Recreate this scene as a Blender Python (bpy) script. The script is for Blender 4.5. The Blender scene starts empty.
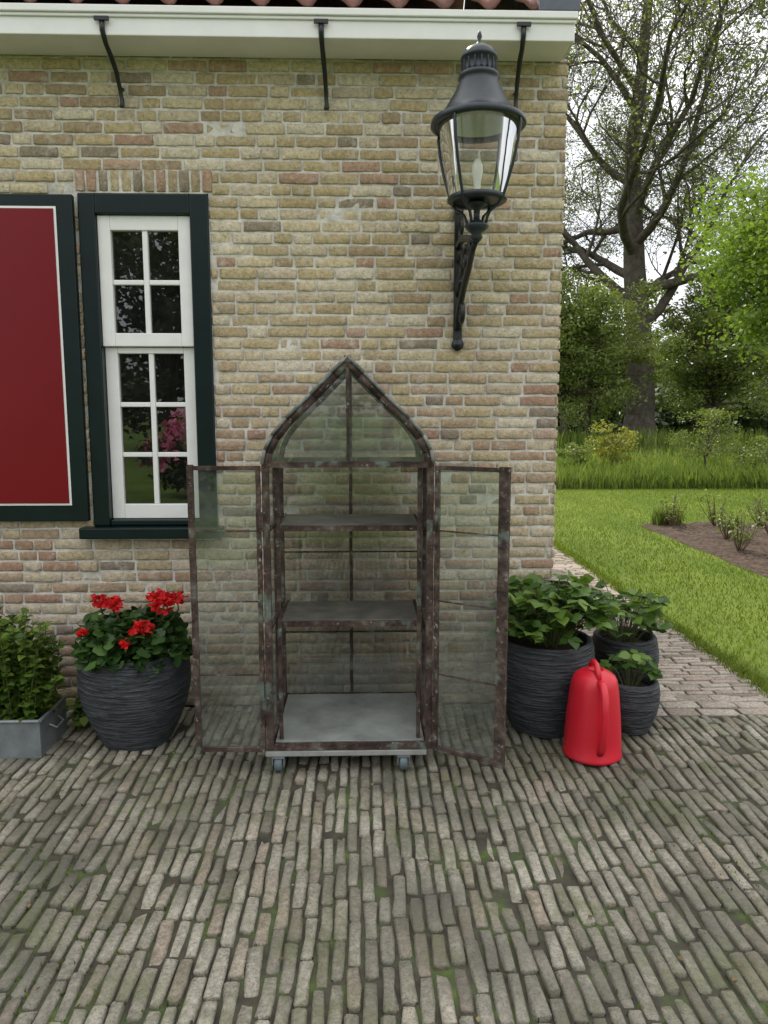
import bpy, math, random
import numpy as np
from mathutils import Vector, Matrix
R=np.random.RandomState(7); random.seed(7)
scene=bpy.context.scene
# ------------------------------------------------------------------ helpers
def link(o,parent=None):
    scene.collection.objects.link(o)
    if parent: o.parent=parent
    return o
def empty(name,loc=(0,0,0)):
    e=bpy.data.objects.new(name,None); e.empty_display_size=0.2
    return link(e)
def mesh_np(name,V,F,mat,attrs=None,smooth=False,parent=None):
    V=np.asarray(V,dtype=np.float32).reshape(-1,3); F=np.asarray(F,dtype=np.int32)
    me=bpy.data.meshes.new(name); n,k=F.shape
    me.vertices.add(len(V)); me.vertices.foreach_set('co',V.ravel())
    me.loops.add(n*k); me.loops.foreach_set('vertex_index',F.ravel())
    me.polygons.add(n); me.polygons.foreach_set('loop_start',np.arange(0,n*k,k,dtype=np.int32))
    me.update(calc_edges=True)
    if smooth: me.polygons.foreach_set('use_smooth',np.ones(n,dtype=bool))
    for a,v in (attrs or {}).items():
        at=me.attributes.new(a,'FLOAT','POINT'); at.data.foreach_set('value',np.asarray(v,dtype=np.float32))
    me.materials.append(mat); me.validate()
    return link(bpy.data.objects.new(name,me),parent)
class B:
    def __init__(s): s.v=[]; s.f=[]; s.sm=[]
    def add(s,V,F,sm=False):
        o=len(s.v); s.v+= [tuple(map(float,p)) for p in V]; s.f+=[tuple(i+o for i in f) for f in F]; s.sm+=[sm]*len(F)
    def box(s,x0,x1,y0,y1,z0,z1):
        V=[(x0,y0,z0),(x1,y0,z0),(x1,y1,z0),(x0,y1,z0),(x0,y0,z1),(x1,y0,z1),(x1,y1,z1),(x0,y1,z1)]
        s.add(V,[(0,3,2,1),(4,5,6,7),(0,1,5,4),(1,2,6,5),(2,3,7,6),(3,0,4,7)])
    def bar(s,p0,p1,w,d,up=(0,1,0),j=0):
        p0=Vector(p0);p1=Vector(p1);t=(p1-p0).normalized();u=Vector(up);a=t.cross(u)
        if a.length<1e-4: u=Vector((1,0,0)); a=t.cross(u)
        a.normalize(); b=a.cross(t).normalized()
        n=max(1,int((p1-p0).length/0.06)) if j else 1
        V=[];F=[]
        for i in range(n+1):
            c=p0.lerp(p1,i/n)+Vector((random.uniform(-j,j),random.uniform(-j,j),random.uniform(-j,j)))*(0 if i in(0,n) else 1)
            for sx,sy in((-1,-1),(1,-1),(1,1),(-1,1)): V.append(c+a*sx*w/2+b*sy*d/2)
        for i in range(n):
            for k in range(4):
                F.append((i*4+k,i*4+(k+1)%4,i*4+4+(k+1)%4,i*4+4+k))
        F.append((3,2,1,0)); F.append((n*4,n*4+1,n*4+2,n*4+3))
        s.add(V,F)
    def tube(s,pts,rad,n=8,flat=(1,1),caps=True):
        pts=[Vector(p) for p in pts]; m=len(pts)
        if not hasattr(rad,'__len__'): rad=[rad]*m
        V=[];F=[];ref=None
        for i,p in enumerate(pts):
            t=(pts[min(i+1,m-1)]-pts[max(i-1,0)]).normalized()
            if ref is None:
                ref=Vector((1,0,0)) if abs(t.x)<.8 else Vector((0,1,0))
            a=(ref-t*ref.dot(t)).normalized(); ref=a; b=t.cross(a)
            for k in range(n):
                an=2*math.pi*k/n
                V.append(p+a*math.cos(an)*rad[i]*flat[0]+b*math.sin(an)*rad[i]*flat[1])
        for i in range(m-1):
            for k in range(n): F.append((i*n+k,i*n+(k+1)%n,(i+1)*n+(k+1)%n,(i+1)*n+k))
        if caps: F.append(tuple(range(n-1,-1,-1))); F.append(tuple((m-1)*n+k for k in range(n)))
        s.add(V,F,True)
    def lathe(s,prof,c,n=32,jit=0):
        V=[];F=[];m=len(prof)
        for r,z in prof:
            for k in range(n):
                an=2*math.pi*k/n; rr=r+random.uniform(-jit,jit)
                V.append((c[0]+rr*math.cos(an),c[1]+rr*math.sin(an),c[2]+z))
        for i in range(m-1):
            for k in range(n): F.append((i*n+k,i*n+(k+1)%n,(i+1)*n+(k+1)%n,(i+1)*n+k))
        s.add(V,F,True)
    def quad(s,a,b,c,d): s.add([a,b,c,d],[(0,1,2,3)])
    def make(s,name,mat,parent=None,bevel=0):
        me=bpy.data.meshes.new(name); me.from_pydata(s.v,[],s.f)
        me.polygons.foreach_set('use_smooth',s.sm); me.materials.append(mat); me.update()
        o=link(bpy.data.objects.new(name,me),parent)
        if bevel:
            m=o.modifiers.new('bev','BEVEL'); m.width=bevel; m.segments=2; m.limit_method='ANGLE'; m.angle_limit=0.7
        return o
# ------------------------------------------------------------------ materials
class M:
    def __init__(s,name):
        s.m=bpy.data.materials.new(name); s.m.use_nodes=True; s.nt=s.m.node_tree; s.n=s.nt.nodes
        s.b=s.n['Principled BSDF']; s.o=s.n['Material Output']; s.tc=s.n.new('ShaderNodeTexCoord')
    def L(s,a,b): s.nt.links.new(a,b)
    def noise(s,scale,detail=3,rough=.55,stretch=None):
        t=s.n.new('ShaderNodeTexNoise'); t.inputs['Scale'].default_value=scale; t.inputs['Detail'].default_value=min(detail,3); t.inputs['Roughness'].default_value=rough
        if stretch:
            mp=s.n.new('ShaderNodeMapping'); mp.inputs['Scale'].default_value=stretch; s.L(s.tc.outputs['Object'],mp.inputs[0]); s.L(mp.outputs[0],t.inputs['Vector'])
        else: s.L(s.tc.outputs['Object'],t.inputs['Vector'])
        return t.outputs['Fac']
    def attr(s,name):
        a=s.n.new('ShaderNodeAttribute'); a.attribute_name=name; return a.outputs['Fac']
    def ramp(s,fac,stops,interp='LINEAR'):
        r=s.n.new('ShaderNodeValToRGB'); cr=r.color_ramp; cr.interpolation=interp
        while len(cr.elements)<len(stops): cr.elements.new(0.5)
        for e,(p,c) in zip(cr.elements,stops):
            e.position=p
            if not hasattr(c,'__len__'): c=(c,c,c)
            e.color=(*c,1)
        s.L(fac,r.inputs[0]); return r.outputs[0]
    def mix(s,fac,a,b,mode='MIX'):
        x=s.n.new('ShaderNodeMix'); x.data_type='RGBA'; x.blend_type=mode
        for sock,v in((x.inputs[0],fac),(x.inputs[6],a),(x.inputs[7],b)):
            if hasattr(v,'is_output') : s.L(v,sock)
            elif hasattr(v,'__len__'): sock.default_value=(*v,1)
            else: sock.default_value=v
        return x.outputs[2]
    def bump(s,h,strength=.3,dist=.01):
        b=s.n.new('ShaderNodeBump'); b.inputs['Strength'].default_value=strength; b.inputs['Distance'].default_value=dist
        s.L(h,b.inputs['Height']); s.L(b.outputs[0],s.b.inputs['Normal'])
    def col(s,c):
        if hasattr(c,'is_output'): s.L(c,s.b.inputs['Base Color'])
        else: s.b.inputs['Base Color'].default_value=(*c,1)
    def rough(s,v):
        if hasattr(v,'is_output'): s.L(v,s.b.inputs['Roughness'])
        else: s.b.inputs['Roughness'].default_value=v
    def spec(s,v): s.b.inputs['Specular IOR Level'].default_value=v
def sepz(m):
    x=m.n.new('ShaderNodeSeparateXYZ'); m.L(m.tc.outputs['Object'],x.inputs[0]); return x.outputs
def maprange(m,v,a,b,c=0,d=1):
    x=m.n.new('ShaderNodeMapRange'); m.L(v,x.inputs[0])
    for i,q in enumerate((a,b,c,d)): x.inputs[i+1].default_value=q
    return x.outputs[0]
def m_brick():
    m=M('brick_mat'); m.spec(.2)
    up=m.ramp(m.attr('rnd'),[(0,(.51,.41,.235)),(.14,(.60,.51,.33)),(.29,(.45,.36,.205)),(.40,(.63,.56,.41)),(.53,(.39,.305,.19)),(.63,(.55,.47,.33)),(.76,(.48,.395,.24)),(.87,(.43,.29,.20)),(.92,(.30,.25,.18)),(.97,(.50,.35,.25))],'CONSTANT')
    lo=m.ramp(m.attr('rnd'),[(0,(.50,.41,.26)),(.16,(.56,.475,.345)),(.32,(.43,.32,.22)),(.45,(.61,.53,.41)),(.59,(.42,.29,.20)),(.71,(.52,.42,.29)),(.85,(.38,.24,.17)),(.92,(.31,.255,.20)),(.97,(.5,.36,.28))],'CONSTANT')
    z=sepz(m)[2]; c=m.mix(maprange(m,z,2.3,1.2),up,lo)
    c=m.mix(1,c,m.ramp(m.noise(42,3,.7),[(.28,.66),(.70,1.2)]),'MULTIPLY')
    lime=m.ramp(m.noise(15,3,.75),[(.54,0),(.68,.55)])
    c=m.mix(lime,c,(.63,.59,.52))
    dk=m.ramp(m.noise(75,2,.7),[(.59,0),(.70,.65)])
    c=m.mix(dk,c,(.17,.135,.09))
    base_dark=m.mix(1,maprange(m,z,.55,0.0),m.ramp(m.noise(5,3),[(.35,.15),(.65,.85)]),'MULTIPLY')
    c=m.mix(base_dark,c,(.17,.15,.105))  # blotchy darker tone towards the bottom of the wall
    ed=m.ramp(m.attr('edge'),[(.2,0),(.9,.75)]); c=m.mix(ed,c,(.28,.25,.20))  # shadow along the joint edges, put into the brick colour
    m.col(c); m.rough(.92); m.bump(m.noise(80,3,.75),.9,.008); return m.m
def m_mortar():
    m=M('mortar_mat'); m.spec(.15)
    z=sepz(m)[2]
    c=m.ramp(m.noise(14,3,.7),[(.3,(.40,.375,.32)),(.62,(.69,.67,.61))])
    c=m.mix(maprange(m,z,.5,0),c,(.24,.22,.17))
    m.col(c); m.rough(.95); m.bump(m.noise(120,2,.7),.6,.006); return m.m
def m_paver(lo,hi,warm,stain=.85,moss=.6):
    m=M('paver_mat'); m.spec(.25)
    c=m.ramp(m.attr('rnd'),[(0,lo),(.3,tuple((a+b)/2 for a,b in zip(lo,hi))),(.7,hi),(.92,warm),(1,tuple(x*.7 for x in lo))])
    c=m.mix(1,c,m.ramp(m.noise(50,3,.7),[(.28,.58),(.68,1.2)]),'MULTIPLY')
    sp=m.ramp(m.noise(150,2,.7),[(.54,0),(.66,.6)]); c=m.mix(sp,c,(.11,.10,.08))
    st=m.ramp(m.noise(1.15,3,.7),[(.40,0),(.62,stain)])
    c=m.mix(st,c,(.125,.12,.095))
    ms=m.ramp(m.noise(3.2,3,.8),[(.49,0),(.68,moss)])
    c=m.mix(ms,c,(.135,.15,.065))
    ed=m.ramp(m.attr('edge'),[(.0,0),(.35,.25),(1,.95)])
    c=m.mix(ed,c,(.06,.062,.038))
    m.col(c); m.rough(.9); m.bump(m.noise(95,3,.75),1.0,.010); return m.m
def m_simple(name,c,rough=.5,var=.15,scale=20,bump=0,spec=.5,metal=0):
    m=M(name); m.col(m.mix(1,c,m.ramp(m.noise(scale,3,.65),[(.3,1-var),(.7,1+var)]),'MULTIPLY')); m.rough(rough); m.spec(spec)
    m.b.inputs['Metallic'].default_value=metal
    if bump: m.bump(m.noise(scale*2,3,.6),bump,.005)
    return m.m
def m_leaf(name,stops,trans=.35,rough=.45,spec=.4):
    m=M(name); c=m.ramp(m.attr('rnd'),stops); 
    m.col(c); m.rough(rough); m.spec(spec)
    t=m.n.new('ShaderNodeBsdfTranslucent'); m.L(m.mix(1,c,(1.2,1.25,.6),'MULTIPLY'),t.inputs[0])
    x=m.n.new('ShaderNodeMixShader'); x.inputs[0].default_value=trans
    m.L(m.b.outputs[0],x.inputs[1]); m.L(t.outputs[0],x.inputs[2]); m.L(x.outputs[0],m.o.inputs[0]); return m.m
def m_glass(name,tint,dirt=.08,dirtcol=(.45,.45,.40),ior=1.5,rough=.02):
    m=M(name); m.n.remove(m.b)
    tr=m.n.new('ShaderNodeBsdfTransparent'); tr.inputs[0].default_value=(*tint,1)
    gl=m.n.new('ShaderNodeBsdfGlossy'); gl.inputs['Roughness'].default_value=rough
    df=m.n.new('ShaderNodeBsdfDiffuse'); df.inputs[0].default_value=(*dirtcol,1)
    lw=m.n.new('ShaderNodeFresnel'); lw.inputs[0].default_value=ior
    a=m.n.new('ShaderNodeMixShader'); m.L(lw.outputs[0],a.inputs[0]); m.L(tr.outputs[0],a.inputs[1]); m.L(gl.outputs[0],a.inputs[2])
    b=m.n.new('ShaderNodeMixShader'); f=m.ramp(m.noise(7,3,.7),[(.3,dirt*.4),(.7,dirt*2)]); m.L(f,b.inputs[0]); m.L(a.outputs[0],b.inputs[1]); m.L(df.outputs[0],b.inputs[2])
    m.L(b.outputs[0],m.o.inputs[0]); return m.m
def m_rust():
    m=M('corroded_iron'); 
    c=m.ramp(m.noise(14,3,.7),[(.36,(.028,.020,.017)),(.50,(.065,.042,.034)),(.60,(.10,.075,.060)),(.72,(.16,.14,.12))])
    v=m.ramp(m.noise(7,3,.7,),[(.59,0),(.66,.42)]); c=m.mix(v,c,(.13,.23,.195))
    w=m.ramp(m.noise(38,3,.75),[(.62,0),(.68,.6)]); c=m.mix(w,c,(.38,.36,.32))
    m.col(c); m.rough(.8); m.spec(.3); m.bump(m.noise(70,3,.7),.7,.006); return m.m
BRICK=m_brick(); MORTAR=m_mortar(); PAVER=m_paver((.27,.25,.195),(.46,.43,.35),(.38,.32,.245)); 
PATHM=m_paver((.38,.32,.265),(.56,.49,.42),(.50,.39,.32),.3,.2)
RUST=m_rust()
GREEN=m_simple('dark_green_paint',(.003,.012,.012),.3,.2,6,0,.3)
WHITE=m_simple('white_paint',(.80,.80,.78),.35,.04,8)
RED=m_simple('red_paint',(.17,.003,.008),.3,.06,2,0,.3)
IRON=m_simple('black_iron',(.010,.013,.014),.38,.3,12)
LANT=m_simple('lantern_paint',(.020,.028,.036),.35,.3,12,0,.4)
ZINC=m_simple('zinc',(.25,.28,.29),.45,.25,9,.1,.5,.55)
LEAD=m_simple('lead',(.10,.115,.14),.6,.2,14,.2)
TILE=m_simple('clay_tile',(.22,.105,.085),.75,.35,14,.3)
BARK=m_simple('bark',(.085,.073,.058),.95,.4,5,.8,.2)
STEM=m_simple('stem',(.10,.12,.04),.7,.3,20)
TWIG=m_simple('twig',(.13,.075,.05),.8,.3,20)
SOIL=m_simple('soil',(.045,.032,.022),.95,.45,22,.8,.2)
CANRED=m_simple('red_plastic',(.60,.013,.03),.36,.06,5)
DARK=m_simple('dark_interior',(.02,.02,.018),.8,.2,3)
RUB=m_simple('castor_rubber',(.10,.14,.15),.5,.2,20)
PANE=m_glass('window_glass',(.35,.37,.36),.015,(.4,.42,.4),2.3,.01)
CABG=m_glass('old_glass',(.72,.765,.725),.085,(.44,.48,.44),1.9)
LGLASS=m_glass('lantern_glass',(.93,.95,.93),.06)
BULB=m_simple('bulb',(.85,.83,.76),.3,.02)
def m_pot():
    m=M('ribbed_pot'); n=m.noise(3,3,.6,(2.5,2.5,30)); n2=m.noise(10,3)
    c=m.mix(n2,(.018,.021,.026),(.042,.048,.057)); c=m.mix(m.ramp(n,[(.46,0),(.62,.6)]),c,(.10,.11,.12))
    m.col(c); m.rough(.6); m.bump(n,1.0,.03); return m.m
POT=m_pot()
# ------------------------------------------------------------------ world, sun, camera
w=bpy.data.worlds.new('World'); scene.world=w; w.use_nodes=True
nt=w.node_tree; bg=nt.nodes['Background']; sk=nt.nodes.new('ShaderNodeTexSky'); sk.sky_type='NISHITA'; sk.sun_disc=False
AZ=-18; EL=46
sk.sun_elevation=math.radians(EL); sk.sun_rotation=math.radians(AZ%360); sk.air_density=1.0; sk.dust_density=2.0; sk.ozone_density=1.0
# thin bright cloud layer over the blue sky (brighter towards the zenith)
tc=nt.nodes.new('ShaderNodeTexCoord'); sx=nt.nodes.new('ShaderNodeSeparateXYZ'); nt.links.new(tc.outputs['Generated'],sx.inputs[0])
mr=nt.nodes.new('ShaderNodeMapRange'); nt.links.new(sx.outputs[2],mr.inputs[0])
for i,q in enumerate((0,1,0,1)): mr.inputs[i+1].default_value=q
cr=nt.nodes.new('ShaderNodeMix'); cr.data_type='RGBA'; nt.links.new(mr.outputs[0],cr.inputs[0]); cr.inputs[6].default_value=(6.8,6.95,7.2,1); cr.inputs[7].default_value=(15,14.9,14.8,1)
ns=nt.nodes.new('ShaderNodeTexNoise'); ns.inputs['Scale'].default_value=2.6; ns.inputs['Detail'].default_value=5
mp=nt.nodes.new('ShaderNodeMapping'); mp.inputs['Scale'].default_value=(1,1,2.6); nt.links.new(tc.outputs['Generated'],mp.inputs[0]); nt.links.new(mp.outputs[0],ns.inputs['Vector'])
rp=nt.nodes.new('ShaderNodeValToRGB'); rp.color_ramp.elements[0].position=.36; rp.color_ramp.elements[0].color=(.6,.6,.6,1); rp.color_ramp.elements[1].position=.6; nt.links.new(ns.outputs['Fac'],rp.inputs[0])
cm=nt.nodes.new('ShaderNodeMix'); cm.data_type='RGBA'; nt.links.new(rp.outputs[0],cm.inputs[0]); nt.links.new(sk.outputs[0],cm.inputs[6]); nt.links.new(cr.outputs[2],cm.inputs[7])
nt.links.new(cm.outputs[2],bg.inputs[0]); bg.inputs[1].default_value=.15
sd=Vector((math.sin(math.radians(AZ))*math.cos(math.radians(EL)),math.cos(math.radians(AZ))*math.cos(math.radians(EL)),math.sin(math.radians(EL))))
sl=bpy.data.lights.new('sun','SUN'); sl.energy=4.2; sl.angle=math.radians(1.0); sl.color=(1,.94,.82)
so=link(bpy.data.objects.new('sun',sl)); so.rotation_euler=(-sd).to_track_quat('-Z','Y').to_euler()
cd=bpy.data.cameras.new('camera'); cam=link(bpy.data.objects.new('camera',cd)); scene.camera=cam
cam.location=(0,-3.85,1.55); cam.rotation_euler=(math.radians(90-7.6),0,math.radians(-1.6))
cd.sensor_fit='VERTICAL'; cd.sensor_height=36; cd.sensor_width=27; cd.lens=26.37; cd.clip_end=3000; cd.clip_start=.05
scene.view_settings.view_transform='Standard'; scene.view_settings.look='None'; scene.view_settings.exposure=0
# ------------------------------------------------------------------ block generator
def blocks(rects,h_in,h_out,jit,gx=6,gz=5,edge=.006,tilt=0,rot=0,inset=.007):
    r=np.asarray(rects); n=len(r)
    def par(a,b,g):
        t=np.concatenate([[0,0],np.linspace(0,1,g-2)[1:-1],[1,1]])
        x=a[:,None]+(b-a)[:,None]*t[None,:]; return x
    U=par(r[:,0],r[:,1],gx); Vv=par(r[:,2],r[:,3],gz)
    UU=np.repeat(U[:,:,None],gz,2); VV=np.repeat(Vv[:,None,:],gx,1)
    ring=np.zeros((gx,gz)); ring[0]=ring[-1]=1; ring[:,0]=ring[:,-1]=1
    r2=np.zeros((gx,gz)); r2[1:-1,1:-1]=1; i2=np.zeros((gx,gz)); i2[2:-2,2:-2]=1
    edge2=(r2-i2)
    cu=(r[:,0]+r[:,1])/2; cv=(r[:,2]+r[:,3])/2
    hu=(r[:,1]-r[:,0])/2; hv=(r[:,3]-r[:,2])/2
    ju=R.normal(0,jit,(n,gx,gz)); jv=R.normal(0,jit,(n,gx,gz))
    du=np.sign(UU-cu[:,None,None]); dv=np.sign(VV-cv[:,None,None])
    lu=np.zeros((gx,gz)); lu[2]=1; lu[-3]=1
    lv=np.zeros((gx,gz)); lv[:,2]=1; lv[:,-3]=1
    UU=np.where(lu[None]>0,cu[:,None,None]+du*(hu[:,None,None]-inset),UU)
    VV=np.where(lv[None]>0,cv[:,None,None]+dv*(hv[:,None,None]-inset),VV)
    corner=np.zeros((gx,gz)); 
    for a in (0,1,-1,-2):
        for b in (0,1,-1,-2): corner[a,b]=1
    UU=UU+ju*(ring+edge2*.8)-du*corner*jit*1.3 - du*edge2*0.0008
    VV=VV+jv*(ring+edge2*.8)-dv*corner*jit*1.3 - dv*edge2*0.0008
    off=R.normal(0,h_out*.5,n)
    Hh=np.where(ring>0,h_in,0)[None]+np.where(ring>0,0,1)[None]*(off[:,None,None]+np.where(edge2>0,-edge,0)[None]+R.normal(0,h_out*.18,(n,gx,gz)))
    if tilt: 
        Hh=Hh+(1-ring)[None]*((UU-cu[:,None,None])*R.normal(0,tilt,n)[:,None,None]+(VV-cv[:,None,None])*R.normal(0,tilt,n)[:,None,None])
    if rot:
        a=R.normal(0,rot,n)[:,None,None]; x=UU-cu[:,None,None]; y=VV-cv[:,None,None]
        UU=cu[:,None,None]+x*np.cos(a)-y*np.sin(a); VV=cv[:,None,None]+x*np.sin(a)+y*np.cos(a)
    P=np.stack([UU,VV,Hh],-1).reshape(-1,3)
    i,j=np.meshgrid(np.arange(gx-1),np.arange(gz-1),indexing='ij'); q=(i*gz+j).ravel()
    f=np.stack([q,q+gz,q+gz+1,q+1],1); F=(f[None]+(np.arange(n)*gx*gz)[:,None,None]).reshape(-1,4)
    return P,F,np.repeat(R.rand(n),gx*gz),np.tile((ring+edge2*.35).ravel(),n)
def brick_rows(x0,x1,z0,z1,ch,L=.185,hd=.088,gap=.0095,holes=(),hp=.3):
    out=[];z=z0;row=0
    while z<z1-.01:
        zt=min(z+ch,z1); x=x0-random.uniform(0,.15) if row%2 else x0-random.uniform(0,.08)
        while x<x1:
            l=hd if random.random()<hp else L
            l*=random.uniform(.95,1.05)
            segs=[(max(x,x0),min(x+l,x1))]
            for h in holes:
                ns=[]
                for a,b in segs:
                    if zt-gap>h[2]+.012 and z<h[3]-.012:
                        if b>h[0] and a<h[1]:
                            if a<h[0]-.02: ns.append((a,h[0]-.004))
                            if b>h[1]+.02: ns.append((h[1]+.004,b))
                            continue
                    ns.append((a,b))
                segs=ns
            for a,b in segs:
                if b-a>.025: out.append((a,b,z+random.uniform(-.0015,.0015),zt-gap+random.uniform(-.0015,.0015)))
            x+=l+gap*random.uniform(.8,1.3)
        z=zt; row+=1
    return out
# ------------------------------------------------------------------ house
house=empty('brick_house')
WX0,WX1,WZ0,WZ1=-1.38,-.75,.91,2.605
rows=brick_rows(-4.2,1.0,0.0,3.235,.0565,holes=[(WX0,WX1,WZ0,WZ1),(WX0-.015,WX1+.015,2.6,2.722)])
nb=len(rows); x=WX0-.01
while x<WX1: rows.append((x,x+.045,2.612,2.713)); x+=.0558
P,F,rn,ed=blocks(rows,-.014,.0045,.0017,9,6,.0025,0,.004,.005)
k=54; ns_=len(rows)-nb; rn[nb*k:]=np.repeat(np.array([random.choice((.88,.90,.98,.54,.57,.94,.8)) for _ in range(ns_)]),k)
V=np.stack([P[:,0],-P[:,2],P[:,1]],1)
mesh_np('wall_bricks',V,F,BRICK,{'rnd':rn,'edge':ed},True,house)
rows=brick_rows(0.0,6.2,0.0,3.235,.0565)
P,F,rn,ed=blocks(rows,-.014,.0035,.0014,6,6,.0035)
V=np.stack([1.0+P[:,2],P[:,0],P[:,1]],1)
mesh_np('gable_bricks',V,F,BRICK,{'rnd':rn,'edge':ed},True,house)
b=B(); y=.0055
for x0,x1,z0,z1 in((-9,WX0,0,3.24),(WX1,.9925,0,3.24),(WX0,WX1,0,WZ0),(WX0,WX1,WZ1,3.24)):
    b.quad((x0,y,z0),(x1,y,z0),(x1,y,z1),(x0,y,z1))
b.quad((.9925,y,0),(.9925,6.2,0),(.9925,6.2,3.24),(.9925,y,3.24))
b.quad((-9,6.2,0),(.9925,6.2,0),(.9925,6.2,3.24),(-9,6.2,3.24)); b.quad((-9,y,0),(-9,6.2,0),(-9,6.2,3.24),(-9,y,3.24))
b.add([(.9925,y,3.24),(.9925,6.2,3.24),(.9925,3.1,6.25)],[(0,1,2)]); b.add([(-9,y,3.24),(-9,6.2,3.24),(-9,3.1,6.25)],[(0,1,2)])
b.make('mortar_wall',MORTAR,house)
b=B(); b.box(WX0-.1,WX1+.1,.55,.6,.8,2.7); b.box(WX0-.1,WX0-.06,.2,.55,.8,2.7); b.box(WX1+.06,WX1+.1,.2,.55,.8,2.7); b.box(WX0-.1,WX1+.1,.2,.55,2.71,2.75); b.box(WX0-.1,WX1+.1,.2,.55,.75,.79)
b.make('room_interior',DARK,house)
nx=620; ny=30
xs=np.linspace(-9,1.0,nx); ts=np.linspace(0,1,ny)
Vr=[];
for t in ts:
    for xx in xs:
        ph=(xx/.205)%1
        wv=.028*math.sin(2*math.pi*ph)+.012*math.sin(4*math.pi*ph)
        st=.02*(1-((t*14)%1))
        yy=-.215+t*3.34; zz=3.375+t*2.96
        Vr.append((xx,yy-(wv+st)*.6,zz+(wv+st)*.75))
Fr=[(i*nx+j,i*nx+j+1,(i+1)*nx+j+1,(i+1)*nx+j) for i in range(ny-1) for j in range(nx-1)]
o=mesh_np('roof_tiles',Vr,Fr,TILE,None,True,house); sm=o.modifiers.new('s','SOLIDIFY'); sm.thickness=.015
b=B(); b.add([(-9,3.12,6.36),(1.0,3.12,6.36),(1.0,6.4,3.3),(-9,6.4,3.3)],[(0,1,2,3)]); b.make('rear_roof',TILE,house)
b=B(); b.box(.80,.985,-.236,-.05,3.336,3.42); b.make('lead_flashing',LEAD,house,.006)
b=B(); b.box(-9,.962,-.20,-.004,3.222,3.245); b.box(-9,.966,-.222,-.198,3.215,3.30); b.box(-9,.975,-.242,-.19,3.303,3.334); b.box(-9,.970,-.232,-.2225,3.288,3.3025)
b.box(.9625,.972,-.1975,-.02,3.222,3.30)
b.make('gutter_board',WHITE,house,.004)
b=B()
for bx in(-1.15,-.18,.73):
    b.tube([(bx,-.236,3.275),(bx,-.235,3.23),(bx+.002,-.20,3.19),(bx+.004,-.145,3.165),(bx+.008,-.085,3.12),(bx+.010,-.045,3.06),(bx+.012,-.022,3.01),(bx+.012,-.035,2.985)],[.012,.012,.011,.012,.011,.010,.010,.013],8,(1,.6))
    b.box(bx-.032,bx+.032,-.246,-.2335,3.268,3.284); b.tube([(bx+.01,-.045,3.06),(bx+.01,-.0,3.075)],.009,8)
b.make('gutter_brackets',IRON,house)
b=B(); fy0,fy1=-.012,.10
b.box(WX0,WX0+.082,fy0,fy1,.97,2.60); b.box(WX1-.092,WX1,fy0,fy1,.97,2.60); b.box(WX0+.082,WX1-.092,fy0,fy1,2.505,2.60); b.box(WX0+.082,WX1-.092,.0,fy1,.97,1.0)
b.box(WX0-.055,WX1+.03,-.075,.1,.912,.968)
b.make('window_frame',GREEN,house,.006)
b=B(); x0,x1=WX0+.083,WX1-.093
def sash(z0,z1,y0,y1,st,tr,br,rows):
    b.box(x0,x0+st,y0,y1,z0,z1); b.box(x1-st,x1,y0,y1,z0,z1); b.box(x0+st,x1-st,y0,y1,z1-tr,z1); b.box(x0+st,x1-st,y0,y1,z0,z0+br)
    xc=(x0+x1)/2; b.box(xc-.013,xc+.013,y0+.006,y1-.004,z0+br,z1-tr)
    h=(z1-tr-z0-br)
    for i in range(1,rows):
        zc=z0+br+h*i/rows; b.box(x0+st,xc-.0135,y0+.008,y1-.004,zc-.012,zc+.012); b.box(xc+.0135,x1-st,y0+.008,y1-.004,zc-.012,zc+.012)
sash(1.875,2.503,.012,.05,.062,.07,.065,2)
sash(1.002,1.872,.040,.075,.062,.03,.075,3)
b.make('window_sashes',WHITE,house,.004)
b=B(); b.quad((x0+.05,.036,1.93),(x1-.05,.036,1.93),(x1-.05,.036,2.45),(x0+.05,.036,2.45)); b.quad((x0+.05,.062,1.06),(x1-.05,.062,1.06),(x1-.05,.062,1.85),(x0+.05,.062,1.85))
b.make('window_panes',PANE,house)
b=B(); sx0,sx1=-2.22,-1.392; b.box(sx0,sx1,-.045,-.012,1.0,2.585); b.make('shutter_frame',GREEN,house,.004)
b=B(); b.box(sx0+.075,sx1-.078,-.049,-.0452,1.082,2.528); b.make('shutter_white_line',WHITE,house,.001)
b=B(); b.box(sx0+.086,sx1-.089,-.053,-.0492,1.093,2.517); b.make('shutter_panel',RED,house,.001)
# ------------------------------------------------------------------ wall lantern
lan=empty('wall_lantern'); c=(.492,-.5,0)
b=B()
b.lathe([(0,3.125),(.006,3.12),(.011,3.10),(.005,3.085),(.012,3.075),(.02,3.066),(.035,3.062),(.055,3.05),(.070,3.035),(.076,3.02),(.078,3.010),(.070,3.008),(.070,2.955),(.084,2.950),(.087,2.935),(.080,2.93),(.085,2.915),(.11,2.865),(.145,2.81),(.170,2.78),(.198,2.768),(.202,2.748),(.192,2.742),(.17,2.75),(.12,2.85),(.06,2.92)],c,40)
for k in range(16):
    a=k*math.pi/8; b.bar((c[0]+.072*math.cos(a),c[1]+.072*math.sin(a),2.962),(c[0]+.072*math.cos(a),c[1]+.072*math.sin(a),3.003),.006,.006)
b.lathe([(.122,2.462),(.128,2.455),(.128,2.445),(.118,2.438),(.10,2.44)],c,32)
for k in range(4):
    a=math.radians(45+90*k+8); ca,sa=math.cos(a),math.sin(a)
    b.tube([(c[0]+r*ca,c[1]+r*sa,z) for r,z in((.192,2.75),(.196,2.73),(.187,2.66),(.165,2.57),(.135,2.48),(.124,2.45),(.10,2.42),(.062,2.395),(.05,2.37),(.045,2.35))],.0065,6)
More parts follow.
